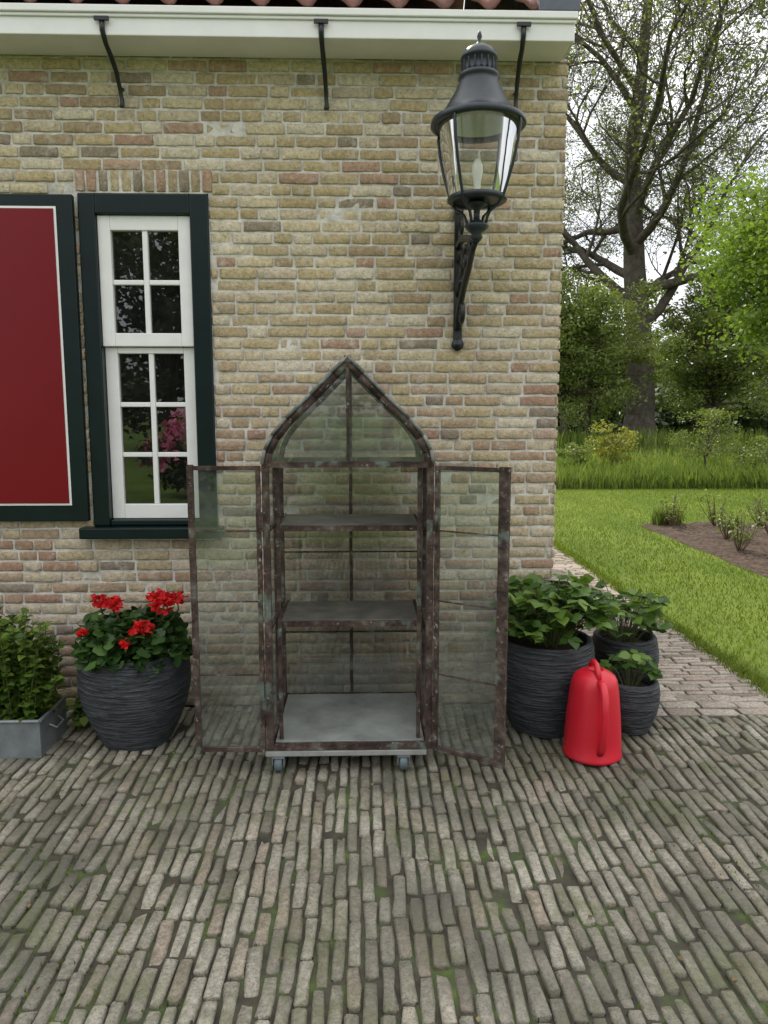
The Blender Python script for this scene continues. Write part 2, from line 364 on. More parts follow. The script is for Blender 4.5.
b.lathe([(.03,2.445),(.045,2.435),(.03,2.42),(.014,2.41),(.014,2.37),(.03,2.355),(.05,2.35),(.054,2.34),(.04,2.325),(.022,2.31),(.028,2.295),(.016,2.28),(.0,2.275)],c,20)
b.lathe([(.112,2.444),(.0,2.446)],c,24)
b.make('lantern_body',LANT,lan)
b=B(); b.lathe([(.166,2.752),(.160,2.70),(.146,2.61),(.128,2.51),(.117,2.463)],c,40); b.make('lantern_glass',LGLASS,lan)
b=B(); b.lathe([(.150,2.755),(.12,2.80),(.07,2.83),(.0,2.835)],c,32); b.make('inner_reflector',m_simple('reflector_enamel',(.62,.66,.60),.35,.1,9),lan)
b=B(); b.lathe([(.0,2.62),(.012,2.615),(.022,2.59),(.024,2.565),(.016,2.53),(.014,2.50),(.016,2.47),(.016,2.446)],c,16); b.make('lantern_bulb',BULB,lan)
b=B(); px=.476
b.bar((px,-.012,1.90),(px,-.012,2.53),.042,.020); b.tube([(px,-.004,1.885),(px,-.03,1.885)],.03,20); b.tube([(px,-.03,1.885),(px,-.036,1.885)],.012,10)
b.tube([(px,-.004,2.53),(px,-.024,2.53)],.022,16)
b.tube([(px,-.02,2.36),(px,-.12,2.37),(px+.005,-.26,2.345),(px+.01,-.40,2.31),(c[0],-.5,2.285)],[.020,.017,.017,.017,.017],8)
b.tube([(px,-.025,1.96),(px,-.05,2.02),(px+.002,-.10,2.08),(px+.004,-.19,2.13),(px+.008,-.31,2.19),(px+.012,-.42,2.26),(c[0],-.48,2.285)],[.018,.017,.017,.016,.015,.014,.013],8)
def scroll(cy,cz,r0,turns,a0,sgn=1,w0=.014,dx=.004):
    pts=[];n=28
    for i in range(n):
        t=i/(n-1); a=a0+sgn*turns*2*math.pi*t; r=r0*(1-.8*t); pts.append((px+dx,cy+r*math.cos(a),cz+r*math.sin(a)))
    b.tube(pts,[w0-.006*i/27 for i in range(28)],6)
scroll(-.10,2.25,.075,1.3,.5); scroll(-.25,2.255,.055,1.2,2.5,-1); scroll(-.08,2.43,.06,1.2,-1.5); scroll(-.37,2.27,.035,1.1,1.5); scroll(-.13,2.02,.05,1.2,2.2)
b.tube([(px,-.02,2.12),(px,-.06,2.16),(px,-.11,2.18)],.011,6)
b.make('bracket',IRON,lan)
# ------------------------------------------------------------------ glass cabinet
cab=empty('glass_display_cabinet')
XL,XR,YF,YB=-.415,.292,-.75,-.17; XC=-.0615
prof=[(XL,1.33),(XL+.012,1.39),(XL+.042,1.45),(XL+.10,1.52),(XL+.20,1.615),(XL+.285,1.702),(XC,1.768)]
profR=[(2*XC-x,z) for x,z in prof]
b=B(); j=.0012
def post(x,y,z0,z1,w,d): b.bar((x,y,z0),(x,y,z1),w,d,(0,1,0),j)
for y,w in((YF,.030),(YB,.022)):
    for s,PP in((1,prof),(-1,profR)):
        for i in range(len(PP)-1):
            p,q=PP[i],PP[i+1]
            b.tube([(p[0]+s*.014,y,p[1]-.006),(q[0]+(s*.014 if i<5 else 0),y,q[1]-(.006 if i<5 else .018))],w*.62,4)
for x in(XL,XR):
    s=1 if x==XL else -1
    post(x+s*.012,YF,.10,1.335,.028,.030); post(x+s*.014,YB,.10,1.335,.018,.018)
    post(x+s*.054,YF+.045,.12,1.32,.016,.018); 
    for z in(.115,1.335): b.bar((x+s*.014,YF,z),(x+s*.014,YB,z),.020,.020,(0,0,1),j)
    for z in(.62,1.05): b.bar((x+s*.014,YF,z),(x+s*.014,YB,z),.012,.012,(0,0,1),j)
    post(x+s*.014,(YF+YB)/2,.12,1.33,.014,.014)
b.bar((XL,YF,1.335),(XR,YF,1.335),.024,.024,(0,1,0),j); b.bar((XL,YB,1.32),(XR,YB,1.32),.020,.018,(0,1,0),j)
b.bar((XL,YF,.112),(XR,YF,.112),.026,.026,(0,1,0),j); b.bar((XL,YB,.115),(XR,YB,.115),.022,.02,(0,1,0),j)
b.bar((XC,YF,1.34),(XC,YF,1.75),.014,.014,(0,1,0),j); b.bar((XC,YB,.11),(XC,YB,1.75),.016,.014,(0,1,0),j)
b.bar((XC,YF-.02,1.762),(XC,YB,1.762),.028,.028,(0,0,1),j)
for i in(3,):
    for PP in(prof,profR): b.bar((PP[i][0],YF,PP[i][1]),(PP[i][0],YB,PP[i][1]),.012,.012,(0,0,1),j)
for z in(1.045,.615):
    b.bar((XL+.05,-.60,z),(XR-.05,-.60,z),.024,.014,(0,1,0),j); b.bar((XL+.05,-.24,z),(XR-.05,-.24,z),.016,.012,(0,1,0),j)
    for x in(XL+.04,XR-.04): b.bar((x,-.61,z),(x,-.2,z),.014,.016,(0,0,1),j)
b.bar((XL+.012,YB,.86),(XR-.012,YB,.86),.007,.007); b.bar((XL+.012,YB,.45),(XR-.012,YB,.45),.007,.007)
b.make('cabinet_frame',RUST,cab)
b=B()
for PP in(prof,profR):
    for i in range(len(PP)-1):
        p,q=PP[i],PP[i+1]; b.tube([(p[0],YF-.016,p[1]+.006),(q[0],YF-.016,q[1]+.006)],.007,6)
b.make('roof_edge_strip',m_simple('grey_strip',(.17,.18,.165),.6,.5,30,.4),cab)
def door(name,hx,hy,fx,fy,sw):
    e=B(); d=Vector((fx-hx,fy-hy,0)); L=d.length; d.normalize()
    h=Vector((hx,hy,0)); f=Vector((fx,fy,0)); up=(-d.y,d.x,0)
    def vb(p,z0,z1,w,dd): e.bar(p+Vector((0,0,z0)),p+Vector((0,0,z1)),w,dd,up,.0012)
    vb(h+d*.010,.10,1.33,.018,.020); vb(f-d*sw/2,.09,1.335,sw,.022)
    for z,ww in((1.322,.017),(.108,.020)): e.bar(h+Vector((0,0,z)),f+Vector((0,0,z)),ww,.018,up,.0012)
    for z in(1.06,.76,.44): e.bar(h+d*.02+Vector((0,0,z)),f-d*.02+Vector((0,0,z)),.006,.006,up)
    for z in(.3,1.1): e.tube([h+Vector((0,-.014,z-.04)),h+Vector((0,-.014,z+.04))],.010,8)
    e.tube([f-d*.012+Vector((0,-.012,.72)),f-d*.012+Vector((0,-.035,.72)),f-d*.012+Vector((0,-.035,.68))],.006,8)
    e.make(name+'_frame',RUST,cab)
    g=B(); z=[.115,.44,.76,1.06,1.315]
    for k in range(4):
        a=h+d*.02;c_=f-d*.02; o=random.uniform(-.004,.004)
        g.quad((a.x,a.y+o,z[k]+.002),(c_.x,c_.y-o,z[k]+.002),(c_.x,c_.y-o,z[k+1]-.002),(a.x,a.y+o,z[k+1]-.002))
    g.make(name+'_glass',CABG,cab)
door('left_door',XL-.008,YF-.012,-.722,-.757,.024); door('right_door',XR+.008,YF-.012,.577,-.932,.042)
g=B()
for y in(YF,YB):
    g.add([(XL+.02,y,1.345)]+[(x+.01,y,z-.01) for x,z in prof[1:-1]]+[(XC-.007,y,1.745),(XC-.007,y,1.345)],[tuple(range(8))])
    g.add([(XR-.02,y,1.345)]+[(x-.01,y,z-.01) for x,z in profR[1:-1]]+[(XC+.007,y,1.745),(XC+.007,y,1.345)],[tuple(range(8))])
for a,c_ in((XL+.02,XC-.007),(XC+.007,XR-.02)):
    for z0,z1 in((.13,.45),(.45,.86),(.86,1.31)): g.quad((a,YB,z0),(c_,YB,z0),(c_,YB,z1),(a,YB,z1))
for x in(XL+.012,XR-.012):
    g.quad((x,YF+.02,.13),(x,YB-.02,.13),(x,YB-.02,1.32),(x,YF+.02,1.32))
for PP in(prof,profR):
    for i in range(len(PP)-1):
        p,q=PP[i],PP[i+1]; g.quad((p[0],YF+.01,p[1]),(p[0],YB,p[1]),(q[0],YB,q[1]),(q[0],YF+.01,q[1]))
g.make('cabinet_glass',CABG,cab)
b=B()
for z in(1.052,.622): b.box(XL+.05,XR-.05,-.59,-.25,z,z+.008)
b.make('shelves',m_simple('shelf_metal',(.12,.115,.10),.5,.4,10,.2),cab,.001)
b=B(); b.box(XL+.03,XR-.03,YF+.02,YB-.01,.119,.127); b.make('floor_plate',m_simple('floor_zinc',(.30,.32,.30),.3,.3,6,.15,.5,.2),cab,.001)
b=B(); b.box(XL-.012,XR-.02,YF-.012,YB,.070,.096); b.make('trolley_base',m_simple('trolley_grey',(.34,.35,.33),.5,.2,12,.1,.5,.3),cab,.004)
b=B()
for x in(-.372,.172):
    for y in(-.745,-.25):
        b.tube([(x-.017,y,.034),(x-.013,y,.034),(x+.013,y,.034),(x+.017,y,.034)],[.027,.034,.034,.027],20)
b.make('castor_wheels',RUB,cab)
b=B()
for x in(-.372,.172):
    for y in(-.745,-.25):
        b.box(x-.027,x-.022,y-.018,y+.018,.03,.066); b.box(x+.022,x+.027,y-.018,y+.018,.03,.066); b.box(x-.028,x+.028,y-.025,y+.025,.0645,.0695)
b.make('castor_forks',ZINC,cab)
# ------------------------------------------------------------------ paving
def pav_rects(x0,x1,y0,y1,along,Wd,Ln,gap,skip=None):
    out=[]
    if along=='y':
        x=x0;
        while x<x1:
            y=y0-random.uniform(0,Ln); wv=Wd*random.uniform(.90,1.10)
            while y<y1:
                l=Ln*random.uniform(.82,1.08); dx=.008*math.sin(y*2.1+x*.7)+.004*math.sin(y*6+x*3)
                a,b_=max(y,y0),min(y+l,y1)
                if b_-a>.03: out.append((x+dx,x+wv+dx,a,b_))
                y+=l+gap
            x+=wv+gap
    else:
        return [(c_,d_,a,b_) for a,b_,c_,d_ in pav_rects(y0,y1,x0,x1,'y',Wd,Ln,gap)]
    return out
r1=pav_rects(-4.6,.99,-5.2,-.004,'y',.0395,.180,.0085)+pav_rects(1.0,4.5,-5.2,-.20,'y',.0395,.180,.0085)
P,F,rn,ed=blocks(r1,-.022,.0065,.0030,6,7,.0045,.06,.022)
P[:,2]+=.006*np.sin(P[:,0]*2.1+1)*np.sin(P[:,1]*1.7)
mesh_np('clinker_paving',P,F,PAVER,{'rnd':rn,'edge':ed},True)
r2=pav_rects(1.01,2.25,.0,11.5,'x',.046,.19,.006)+pav_rects(1.01,4.5,-.195,-.006,'x',.088,.195,.006)
P,F,rn,ed=blocks(r2,-.022,.004,.0018,7,6,.004,.02,.01)
mesh_np('garden_path',P,F,PATHM,{'rnd':rn,'edge':ed},True)
mj=M('joint_soil'); c=mj.ramp(mj.noise(6,3,.75),[(.35,(.034,.031,.022)),(.5,(.062,.057,.038)),(.60,(.06,.085,.025)),(.75,(.10,.145,.03))]); mj.col(c); mj.rough(.95); mj.bump(mj.noise(80,3,.7),.8,.01)
b=B()
ng=90
for i in range(ng):
    for k in range(60):
        xx=-4.8+9.4*i/(ng-1); yy=-5.3+5.3*k/59
        b.v.append((xx,yy,-.0095+.006*math.sin(xx*2.1+1)*math.sin(yy*1.7))); 
for i in range(ng-1):
    for k in range(59): b.f.append((i*60+k,(i+1)*60+k,(i+1)*60+k+1,i*60+k+1)); b.sm.append(False)
b.box(1.0,2.26,.0021,11.6,-.2,-.0115); b.make('paving_bed',mj.m)
DEB=m_leaf('dry_leaf',[(0,(.10,.06,.03)),(.6,(.20,.14,.07)),(1,(.30,.25,.12))],.2,.7,.2)
mg=M('ground_mat'); c=mg.ramp(mg.noise(.6,3,.65),[(.3,(.06,.10,.018)),(.55,(.09,.145,.025)),(.75,(.12,.17,.04))]); c=mg.mix(1,c,mg.ramp(mg.noise(30,3,.7),[(.3,.7),(.7,1.25)]),'MULTIPLY'); mg.col(c); mg.rough(.95); mg.spec(.1)
b=B(); b.add([(-900,-900,-.03),(900,-900,-.03),(900,900,-.03),(-900,900,-.03)],[(0,1,2,3)]); b.make('ground',mg.m)
ml=M('lawn_mat'); c=ml.ramp(ml.noise(1.1,3,.6,(1,.35,1)),[(.35,(.10,.155,.024)),(.65,(.17,.225,.04))]); c=ml.mix(1,c,ml.ramp(ml.noise(60,3,.7),[(.3,.65),(.7,1.3)]),'MULTIPLY'); ml.col(c); ml.rough(.9); ml.spec(.15); ml.bump(ml.noise(120,3),.8,.02)
b=B(); b.box(2.262,14,.0,11.3,-.1,-.004); b.box(4.6,14,-8,-.001,-.1,-.004); lawn=empty('lawn'); b.make('lawn_soil',ml.m,lawn)
GR=m_leaf('grass_blades',[(0,(.10,.15,.02)),(.5,(.16,.22,.035)),(.85,(.22,.28,.055)),(1,(.27,.28,.11))],.4,.5,.25)
def blades(name,n,x0,x1,y0,y1,h0,h1,wd,mat,parent=None,z=0,keep=None,lean=.35,ypow=1.0):
    x=x0+(x1-x0)*R.rand(n); y=y0+(y1-y0)*R.rand(n)**ypow
    if keep is not None:
        k=keep(x,y); x=x[k];y=y[k]; n=len(x)
    h=h0+(h1-h0)*R.rand(n); a=R.rand(n)*6.283; l=R.normal(0,lean,n)*h; a2=R.rand(n)*6.283
    ww=wd*(.6+.8*R.rand(n))
    base=np.stack([x,y,np.full(n,z)],1); s=np.stack([np.cos(a),np.sin(a),a*0],1)*ww[:,None]/2
    ld=np.stack([np.cos(a2)*l,np.sin(a2)*l,a*0],1)
    mid=base+ld*.35+np.stack([a*0,a*0,h*.6],1); tip=base+ld+np.stack([a*0,a*0,h],1)
    V=np.stack([base-s,base+s,mid+s*.8,tip,mid-s*.8],1).reshape(-1,3)
    F=np.array([[0,1,2,3,4]])[None]+ (np.arange(n)*5)[:,None,None]
    pat=.5+.5*np.sin(x*.9+np.sin(y*.5)*2)
    return mesh_np(name,V,F.reshape(-1,5),mat,{'rnd':np.repeat(np.clip(R.rand(n)*.7+pat*.3,0,1),5)},False,parent)
def inbed(x,y): return (x>3.80)&(x<9)&(y>2.6)&(y<6.35)
blades('lawn_blades',90000,2.22,8.0,-.02,11.3,.015,.042,.007,GR,lawn,-.006,lambda x,y:~inbed(x,y)&(x<2.9+.5*(y+3.85)),.45,1.1)
blades('lawn_edge_tufts',6000,2.19,2.32,.0,11,.02,.06,.005,GR,lawn,-.006,None,.6)
MOSS=m_leaf('moss',[(0,(.06,.09,.015)),(.6,(.12,.17,.025)),(1,(.18,.23,.035))],.3,.7,.1)
def tuft(x,y):
    v=np.sin(x*2.3+1.2)*np.cos(y*1.9-.5)+.6*np.sin(x*5.1+y*3.7)+.4*np.sin(x*11-y*9)
    col=np.abs(((x+4.6)/.048)%1-.9)<.22
    return (v>.35+R.rand(len(x))*1.1)&col
blades('joint_moss',75000,-2.6,2.6,-3.2,-.1,.010,.020,.006,MOSS,None,-.010,tuft,.5)
# ------------------------------------------------------------------ flower bed
bed=empty('flower_bed')
n=40
Vb=[];nyb=60
for i in range(nyb):
    yy=2.6+(6.35-2.6)*i/(nyb-1); xl=3.80+.02*math.sin(yy*5)
    for k in range(n):
        xx=xl+(9-xl)*k/(n-1); e=min(1,k/2,i/2,(nyb-1-i)/2); Vb.append((xx,yy,-.002+.03*e+random.uniform(0,.035)*e))
Fb=[(i*n+k,i*n+k+1,(i+1)*n+k+1,(i+1)*n+k) for i in range(nyb-1) for k in range(n-1)]
mesh_np('bed_soil',Vb,Fb,m_simple('mulch',(.075,.055,.043),.95,.6,18,.9,.1),None,False,bed)
# ------------------------------------------------------------------ foliage tools
def tmpl_oval(k=6,wd=.45,fold=.18):
    pts=[(0,0,0)]
    for i in range(1,k): 
        t=i/k; pts.append((wd*math.sin(math.pi*t**.85),t,fold*math.sin(math.pi*t)))
    pts.append((0,1,-.12))
    for i in range(k-1,0,-1):
        t=i/k; pts.append((-wd*math.sin(math.pi*t**.85),t,fold*math.sin(math.pi*t)))
    return np.array(pts)
T4=np.array([(0,0,0),(.33,.5,.12),(0,1,0),(-.33,.5,.12)])
T6=tmpl_oval(3)
T8=tmpl_oval(4,.42)
def tmpl_round(k=12):
    return np.array([((.5+.05*(i%2))*math.sin(2*math.pi*i/k)*(1 if i else .2),.5-(.5+.05*(i%2))*math.cos(2*math.pi*i/k)*(1 if i else .3),.10*math.cos(4*math.pi*i/k)) for i in range(k)])
def tmpl_serr(k=7):
    L=[(0,0,0)]; Rr=[]
    for i in range(1,k*2):
        t=i/(k*2); wv=.43*math.sin(math.pi*t**.8)*(1 if i%2 else .86); L.append((wv,t,.2*abs(wv))); Rr.append((-wv,t,.2*abs(wv)))
    return np.array(L+[(0,1.02,-.05)]+Rr[::-1])
def leaves(name,T,pos,nrm_up,size,mat,parent=None,droop=.3,dirs=None,rnd=None):
    pos=np.asarray(pos); n=len(pos); size=np.broadcast_to(size,(n,)).copy()*(.7+.6*R.rand(n))
    if dirs is None:
        a=R.rand(n)*6.283; e=R.normal(-droop,.45,n); dirs=np.stack([np.cos(a)*np.cos(e),np.sin(a)*np.cos(e),np.sin(e)],1)
    nn=R.normal(0,1,(n,3))*(1-nrm_up)+np.array([0,0,1])*nrm_up*1.6
    s=np.cross(dirs,nn); s/=np.linalg.norm(s,axis=1,keepdims=True)+1e-9; u=np.cross(s,dirs)
    V=pos[:,None]+size[:,None,None]*(T[None,:,0:1]*s[:,None]+T[None,:,1:2]*dirs[:,None]+T[None,:,2:3]*u[:,None])
    k=len(T); F=(np.arange(k)[None]+(np.arange(n)*k)[:,None])
    if rnd is None: rnd=R.rand(n)
    return mesh_np(name,V.reshape(-1,3),F,mat,{'rnd':np.repeat(rnd,k)},False,parent)
P_=[(random.uniform(-2.2,2.2),random.uniform(-3.0,-.1),.010) for _ in range(170)]
leaves('fallen_leaves',T4,np.array(P_),.97,.018,DEB,None,0,np.array([(math.cos(a),math.sin(a),0) for a in np.random.RandomState(3).rand(170)*6.28]))
LGER=m_leaf('geranium_leaf',[(0,(.018,.045,.010)),(.6,(.035,.085,.018)),(1,(.07,.14,.03))],.2)
LSTR=m_leaf('strawberry_leaf',[(0,(.04,.09,.015)),(.5,(.08,.16,.025)),(1,(.17,.27,.05))],.28)
LMINT=m_leaf('herb_leaf',[(0,(.04,.08,.012)),(.5,(.09,.16,.022)),(1,(.17,.26,.04))],.3)
FRED=m_leaf('red_petal',[(0,(.40,.003,.006)),(.5,(.62,.008,.012)),(1,(.75,.03,.03))],.2,.5,.3)
# ------------------------------------------------------------------ pots
def pot(prof,c,parent,name='pot'):
    b=B(); b.lathe(prof,(c[0],c[1],0),72,.0012); b.make(name,POT,parent)
    b=B(); b.lathe([(prof[-1][0]-.002,prof[-1][1]+.03),(.0,prof[-1][1]+.04)],(c[0],c[1],0),24); b.make('potting_soil',SOIL,parent)
def potprof(rb,rm,rt,h):
    P_=[];n=int(h/.006);rib=0
    for i in range(n+1):
        t=i/n
        r=rb+(rm-rb)*math.sin(min(1,t/.72)*math.pi/2)
        if t>.72: r=rm-(rm-rt)*((t-.72)/.28)**1.6
        rib=.0035*(1 if i%2 else -1)*random.uniform(.3,1) if .04<t<.96 else 0
        P_.append((r+rib,h*t))
    return [(0,0.0)]+P_+[(rt-.006,h+.006),(rt-.02,h+.003),(rt-.024,h-.03),(rt-.03,h-.07)]
g1=empty('potted_geranium'); pot(potprof(.15,.254,.238,.445),(-1.08,-.405),g1)
def mound(cx,cy,cz,rx,ry,rz,n,shell=.55):
    d=R.normal(0,1,(n,3)); d[:,2]=np.abs(d[:,2]); d/=np.linalg.norm(d,axis=1,keepdims=True)
    r=(shell+(1-shell)*R.rand(n))[:,None]; lump=1+.10*np.sin(d[:,0:1]*7+cx)+.08*np.sin(d[:,1:2]*9)
    return np.array([cx,cy,cz])+d*r*lump*np.array([rx,ry,rz])
p=mound(-1.08,-.40,.425,.27,.275,.21,1400); leaves('geranium_leaves',tmpl_round(),p,.6,.052,LGER,g1,.25)
p=mound(-1.08,-.40,.42,.24,.24,.15,500,.1); leaves('geranium_leaves_inner',tmpl_round(),p,.6,.05,LGER,g1,.1)
b=B(); hp=[]
for fx,fy,fz,r in((-.925,-.45,.672,.055),(-.965,-.39,.692,.042),(-1.15,-.43,.672,.038),(-.985,-.59,.60,.045),(-1.235,-.39,.675,.032),(-.875,-.39,.685,.038),(-1.19,-.36,.665,.028),(-1.25,-.58,.58,.014),(-1.05,-.63,.54,.012)):
    b.tube([(-1.06+(fx+1.06)*.3,-.39,.45),(fx,fy+.02,fz-.06),(fx,fy,fz)],.004,6)
    k=int(r/.05*80); d=R.normal(0,1,(k,3)); d/=np.linalg.norm(d,axis=1,keepdims=True); d[:,2]*=.7
    hp.append(np.array([fx,fy,fz])+d*r*(.6+.4*R.rand(k,1)))
leaves('geranium_flowers',T8,np.concatenate(hp),.3,.026,FRED,g1,0,None)
b.make('geranium_stems',STEM,g1)
def strawberry(name,cx,cy,rx,ry,z0,z1,n,parent,ls=.07):
    b=B(); P_=[];D_=[];rn=[]
    for i in range(n):
        a=random.uniform(0,6.283); rr=math.sqrt(random.random()); h=z0+(z1-z0)*(.3+.7*random.random())*(1-.35*rr*rr)
        ex,ey=cx+rx*rr*math.cos(a),cy+ry*rr*math.sin(a)
        b.tube([(cx+(ex-cx)*.2,cy+(ey-cy)*.2,z0-.04),(cx+(ex-cx)*.6,cy+(ey-cy)*.6,z0+(h-z0)*.65),(ex,ey,h)],.0022,4,caps=False)
        q=random.random()
        for k in(-1,0,1):
            aa=a+k*1.25; P_.append((ex,ey,h)); D_.append((math.cos(aa),math.sin(aa),random.uniform(-.5,.35))); rn.append(min(1,max(0,q+random.uniform(-.1,.1))))
    D_=np.array(D_); D_/=np.linalg.norm(D_,axis=1,keepdims=True)
    leaves(name+'_leaves',tmpl_serr(),np.array(P_),.6,ls,LSTR,parent,0,D_,np.array(rn)); b.make(name+'_stems',STEM,parent)
g2=empty('potted_strawberry'); pot(potprof(.16,.238,.222,.45),(.895,-.30),g2); strawberry('strawberry',.92,-.30,.27,.26,.44,.77,200,g2,.062)
g3=empty('potted_strawberry.001'); pot(potprof(.12,.175,.16,.38),(1.38,-.04),g3); strawberry('strawberry',1.36,-.06,.21,.2,.36,.69,85,g3,.060)
g4=empty('potted_strawberry.002'); pot(potprof(.09,.135,.125,.25),(1.31,-.35),g4); strawberry('strawberry',1.30,-.35,.12,.12,.24,.40,24,g4,.052)
# watering can
wc=empty('watering_can'); c=(1.040,-.625)
b=B(); b.lathe([(0,.004),(.120,.002),(.131,.008),(.132,.018),(.128,.026),(.126,.10),(.119,.20),(.110,.29),(.104,.335),(.100,.355),(.090,.375),(.068,.392),(.042,.403),(.030,.406),(.028,.400),(.0,.395)],(c[0],c[1],0),48)
b.tube([(c[0]-.004,c[1]+.05,.385),(c[0]-.004,c[1]+.04,.42),(c[0]-.004,c[1]+.01,.438),(c[0]-.004,c[1]-.03,.434),(c[0]-.004,c[1]-.055,.415),(c[0]-.004,c[1]-.075,.38)],.013,10,(1,.75))
b.tube([(c[0]-.002,c[1]-.07,.372),(c[0]-.002,c[1]-.125,.368),(c[0]-.002,c[1]-.160,.33),(c[0]-.002,c[1]-.172,.25),(c[0]-.002,c[1]-.165,.16),(c[0]-.002,c[1]-.148,.09),(c[0]-.002,c[1]-.120,.055)],[.016,.016,.0155,.015,.015,.015,.016],12,(1.1,.8))
b.tube([(c[0]-.02,c[1]+.10,.06),(c[0]-.04,c[1]+.16,.16),(c[0]-.07,c[1]+.19,.30),(c[0]-.09,c[1]+.215,.36)],[.028,.02,.016,.014],12)
b.make('can_body',CANRED,wc)
# zinc planter
zp=empty('zinc_planter')
b=B(); x0,x1,y0,y1,h=-2.35,-1.455,-.60,-.30,.175
b.box(x0,x1,y0,y0+.008,0,h); b.box(x0,x1,y1-.008,y1,0,h); b.box(x0,x0+.008,y0+.0081,y1-.0081,0,h); b.box(x1-.008,x1,y0+.0081,y1-.0081,0,h)
for p0,p1 in(((x0,y0,h),(x1,y0,h)),((x0,y1,h),(x1,y1,h)),((x0,y0,h),(x0,y1,h)),((x1,y0,h),(x1,y1,h))): b.tube([p0,p1],.009,8)
b.tube([(x1,-.50,.12),(x1+.03,-.49,.10),(x1+.03,-.41,.10),(x1,-.40,.12)],.005,8)
b.make('zinc_trough',ZINC,zp,.002)
b=B(); b.box(x0+.01,x1-.01,y0+.01,y1-.01,.02,.15); b.make('trough_soil',SOIL,zp)
b=B(); P_=[];D_=[]
for i in range(170):
    sx=random.uniform(x0+.05,x1-.02); sy=random.uniform(y0+.03,y1-.03); hh=random.uniform(.22,.48)*(1-.15*max(0,(sx+1.6)/.2)); lx,ly=random.gauss(.01,.05),random.gauss(0,.05)
    b.tube([(sx,sy,.14),(sx+lx*.5,sy+ly*.5,.15+hh*.5),(sx+lx,sy+ly,.15+hh)],.0025,4,caps=False)
    for k in range(int(hh/.018)):
        t=(k+.5)/(hh/.018)
        for q in(0,math.pi):
            if random.random()<.15: continue
            a=k*1.57+q+random.uniform(-.3,.3); P_.append((sx+lx*t,sy+ly*t,.15+hh*t)); D_.append((math.cos(a),math.sin(a),random.uniform(-.1,.7)))
D_=np.array(D_); D_/=np.linalg.norm(D_,axis=1,keepdims=True)
leaves('herb_leaves',T8,np.array(P_),.7,.042,LMINT,zp,0,D_); b.make('herb_stems',STEM,zp)
P_=[(random.uniform(-1.45,-1.36),random.uniform(-.32,-.1),random.uniform(.01,.12)) for _ in range(90)]
leaves('wall_weeds',T6,np.array(P_),.6,.045,LMINT,None,0)
# ------------------------------------------------------------------ trees
def rand_perp(d):
    v=Vector((random.gauss(0,1),random.gauss(0,1),random.gauss(0,1))); v-=d*v.dot(d); return v.normalized()
class Tree:
    def __init__(s): s.b=B(); s.tips=[]
    def branch(s,p,d,L,r,lev,maxlev,cfg):
        n=6 if lev<2 else 4; pts=[p.copy()]; rad=[r]; dd=d.copy(); cur=p.copy()
        wob=cfg['wob'][min(lev,len(cfg['wob'])-1)]
        for i in range(n):
            dd=(dd+rand_perp(dd)*random.uniform(0,wob)+Vector((0,0,cfg['up'][min(lev,len(cfg['up'])-1)]))).normalized()
            cur=cur+dd*L/n; pts.append(cur.copy()); rad.append(max(r*(1-(.62 if lev else .45)*(i+1)/n),.011))
        s.b.tube(pts,rad,[12,8,6,4,3,3,3][min(lev,6)],caps=False)
        if lev>=maxlev: s.tips.append(cur.copy()); s.tips.append(pts[2].copy()); return
        nc=cfg['nc'][lev]
        for k in range(nc):
            t=cfg['t0'][lev]+(1-cfg['t0'][lev])*(k+random.random()*.8)/nc; t=min(t,.99)
            i=min(int(t*n),n-1); q=pts[i].lerp(pts[i+1],t*n-i); rr=rad[i]+(rad[i+1]-rad[i])*(t*n-i)
            base=(pts[i+1]-pts[i]).normalized(); an=random.uniform(*cfg['ang'][lev])
            nd=(base*math.cos(an)+rand_perp(base)*math.sin(an)).normalized()
            s.branch(q,nd,L*cfg['lr'][lev]*random.uniform(.7,1.2)*(1.15-.45*t),rr*cfg['rr'][lev],lev+1,maxlev,cfg)
        s.branch(cur,dd,L*cfg['lr'][lev]*.9,rad[-1]*.95,lev+1,maxlev,cfg)
    def make(s,name,parent,mat): s.b.make(name,mat,parent)
random.seed(21)
oak=empty('oak_tree'); T=Tree()
cfg=dict(wob=[.12,.35,.45,.5,.55,.6],up=[.02,.05,.04,.03,.02,0],nc=[11,6,5,4,4],t0=[.42,.2,.18,.15,.1],ang=[(.7,1.35),(.5,1.1),(.5,1.1),(.5,1.1),(.5,1.2)],lr=[.85,.62,.6,.58,.6],rr=[.46,.55,.55,.55,.6])
T.branch(Vector((12.5,30,-.1)),Vector((.01,0,1)),12.0,.68,0,5,cfg)
b=T.b; b.tube([(12.5,30,-.1),(12.5,30,.5),(12.5,30,1.4)],[1.0,.78,.66],14)
T.make('oak_branches',oak,BARK)
LOAK=m_leaf('oak_leaf',[(0,(.09,.12,.03)),(.5,(.15,.19,.05)),(1,(.22,.26,.08))],.45)
tp=np.array([tuple(v) for v in T.tips])
sel=tp[R.randint(0,len(tp),30000)]; low=tp[(tp[:,2]<9)]
if len(low)>20: sel=np.concatenate([sel,low[R.randint(0,len(low),6000)]])
sel=sel+R.normal(0,.22,sel.shape)
sel=sel[(sel[:,0]<21)]
leaves('oak_leaves',T4,sel,.2,.14,LOAK,oak)
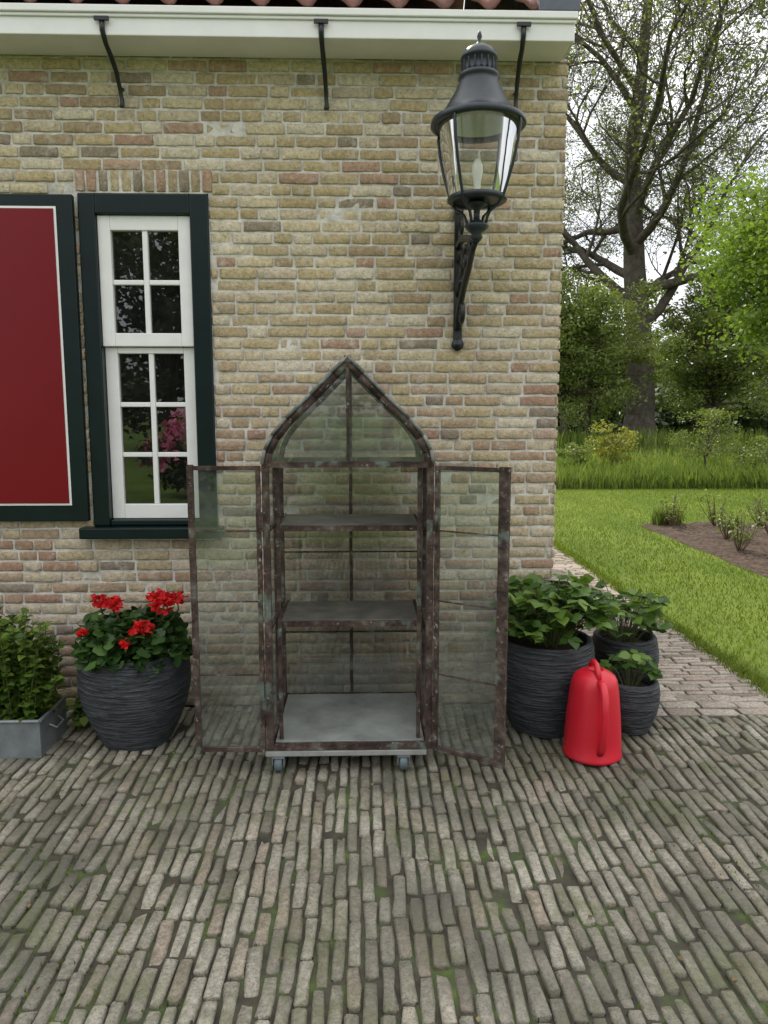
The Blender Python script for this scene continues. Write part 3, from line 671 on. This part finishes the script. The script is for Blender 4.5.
def leafy(name,x,y,h,rx,rz,zc,nleaf,ls,mat,seed,ncl=45,trunk=.12,flat=1,spread=.28):
    random.seed(seed); e=empty(name); b=B()
    d=R.normal(0,1,(ncl,3)); d/=np.linalg.norm(d,axis=1,keepdims=True); rr=(.35+.65*R.rand(ncl,1)**.6)*(1+.25*R.normal(0,1,(ncl,1))*(trunk>.15))
    cc=np.array([x,y,zc])+d*rr*np.array([rx,rx*flat,rz]); cc[:,2]=np.maximum(cc[:,2],.25)
    b.tube([(x,y,-.1),(x+random.uniform(-.1,.1),y,zc*.5),(x+random.uniform(-.3,.3),y,zc),(x,y,zc+rz*.6)],[trunk,trunk*.8,trunk*.5,trunk*.15],8,caps=False)
    for k in range(ncl):
        t=random.uniform(.3,1.0); q=cc[k]; z0=min(zc*t+.2,q[2]); b.tube([(x,y,z0),((x+q[0])/2,(y+q[1])/2,(z0+q[2])/2+.1),tuple(q)],[trunk*.3,trunk*.18,trunk*.06],5,caps=False)
    sz=(.5+1.0*R.rand(ncl)); idx=R.choice(ncl,nleaf,p=sz/sz.sum())
    off=R.normal(0,1,(nleaf,3)); off/=np.linalg.norm(off,axis=1,keepdims=True); off*=(R.rand(nleaf,1)**.55)
    ps=cc[idx]+off*spread*min(rx,rz*1.2)*np.array([1.35,1.35,.7])*sz[idx][:,None]
    k=ps[:,2]>.02; ps=ps[k]
    clr=R.rand(ncl)[idx][k]
    leaves(name.split('.')[0]+'_leaves',T4,ps,.35,ls,mat,e,.3,None,np.clip(.6*clr+.4*R.rand(len(ps)),0,1)); b.make('branches',BARK,e); return e
LB=m_leaf('bright_leaf',[(0,(.12,.19,.03)),(.5,(.18,.27,.045)),(1,(.25,.34,.07))],.45)
LM=m_leaf('mid_leaf',[(0,(.10,.14,.04)),(.5,(.17,.215,.06)),(1,(.25,.30,.095))],.45)
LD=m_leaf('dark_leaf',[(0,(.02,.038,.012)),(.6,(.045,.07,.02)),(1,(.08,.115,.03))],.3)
leafy('hawthorn_tree',8.3,27,6.5,2.9,3.2,4.3,27000,.14,LM,1,120,.17,1,.2)
leafy('hawthorn_tree.001',16.4,31,7,3.3,3.3,4.5,26000,.15,LM,2,120,.17,1,.2)
leafy('maple_tree',10.0,12,8,2.55,2.5,4.8,32000,.12,LB,3,100,.14,1,.25)
leafy('hawthorn_tree.002',12.6,38,7,4.5,3.0,4.6,17000,.2,LM,4,80,.2,1,.22)
leafy('forsythia_shrub',6.35,15.2,1.5,.6,.6,.75,2400,.07,m_leaf('yellow_leaf',[(0,(.17,.19,.03)),(.6,(.30,.30,.06)),(1,(.42,.40,.09))],.4),6,26,.02)
leafy('garden_shrub',7.9,13.2,1.6,.75,.8,.95,2400,.06,LM,7,34,.03)
leafy('garden_shrub.001',5.2,14.5,1.2,.5,.4,.45,1500,.07,LM,8,18,.02)
leafy('garden_shrub.002',9.6,14.2,1.2,.6,.5,.55,1700,.07,LM,9,18,.02)
bel=empty('distant_tree_belt')
def mass(name,n,ncl,x0,x1,y0,y1,z0,z1,cr,ls,mat):
    cc=np.stack([x0+(x1-x0)*R.rand(ncl),y0+(y1-y0)*R.rand(ncl),z0+(z1-z0)*R.rand(ncl)**1.3],1)
    hm=.55+.45*np.sin(cc[:,0]*.35)*np.sin(cc[:,0]*.13+1); cc[:,2]=z0+(cc[:,2]-z0)*(.6+.4*hm)
    i=R.randint(0,ncl,n); off=R.normal(0,1,(n,3)); off/=np.linalg.norm(off,axis=1,keepdims=True); off*=R.rand(n,1)**.5*cr
    ps=cc[i]+off; k=ps[:,2]>0; ps=ps[k]; clr=R.rand(ncl)[i][k]
    leaves(name,T4,ps,.35,ls,mat,bel,.3,None,np.clip(.6*clr+.4*R.rand(len(ps)),0,1))
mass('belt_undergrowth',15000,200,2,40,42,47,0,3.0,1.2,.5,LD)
mass('belt_crowns',14000,150,2,50,52,62,2,9,2.4,.65,LM)
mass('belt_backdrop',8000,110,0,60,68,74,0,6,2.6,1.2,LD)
MEA=m_leaf('meadow_blade',[(0,(.09,.14,.03)),(.5,(.15,.21,.05)),(.85,(.21,.27,.075)),(1,(.36,.36,.18))],.45,.6,.2)
meadow=empty('meadow')
blades('meadow_grass',38000,1,30,11.2,34,.18,.55,.03,MEA,meadow,-.02,lambda x,y:(x<3+.75*y),.3,1.6)
blades('meadow_bank',13000,1,12,11.1,13,.15,.45,.016,MEA,meadow,-.02,None,.35)
blades('reed_fringe',5000,4,26,22,25,.5,1.1,.04,MEA,meadow,-.02,None,.2)
rs=empty('rose_bushes'); b=B(); P_=[]
random.seed(5)
for bx,by in((4.1,5.9),(4.7,5.9),(5.3,5.9),(5.9,5.9),(6.5,5.9),(4.35,4.9),(5.0,5.1),(5.7,5.0),(4.1,4.1),(4.75,4.3),(5.5,4.3),(4.3,3.4),(5.0,3.6),(6.6,4.8)):
    for k in range(16):
        a=random.uniform(0,6.28); l=random.uniform(.22,.5); s=random.uniform(.1,.7)
        e=(bx+math.cos(a)*l*s,by+math.sin(a)*l*s,l); b.tube([(bx,by,.0),(bx+(e[0]-bx)*.6,by+(e[1]-by)*.6,l*.5),e],[.006,.004,.002],4,caps=False)
        for q in range(9): 
            t=random.uniform(.4,1); P_.append((bx+(e[0]-bx)*t+random.gauss(0,.02),by+(e[1]-by)*t+random.gauss(0,.02),l*t+.02))
b.make('rose_stems',TWIG,rs); leaves('rose_leaves',T6,np.array(P_),.5,.042,LM,rs)
blades('daffodil_leaves',500,3.95,4.3,6.0,6.25,.15,.3,.012,LM,rs,0,None,.25)
# garden behind the camera (mirrored in the window)
leafy('beech_tree',-7,-24,9,4.5,4,5,6000,.34,LD,11,50,.25)
leafy('beech_tree.001',1,-27,9,4.5,4,5,6000,.34,LD,12,50,.25)
e=leafy('rhododendron_shrub',-3.0,-10,1.7,.9,.7,.8,3000,.1,LD,14,26,.03)
pk=mound(-3.0,-10,.6,.95,.95,1.0,500,.9); leaves('rhododendron_flowers',T6,pk,.3,.12,m_leaf('pink_petal',[(0,(.5,.10,.25)),(1,(.7,.25,.42))],.3),e)
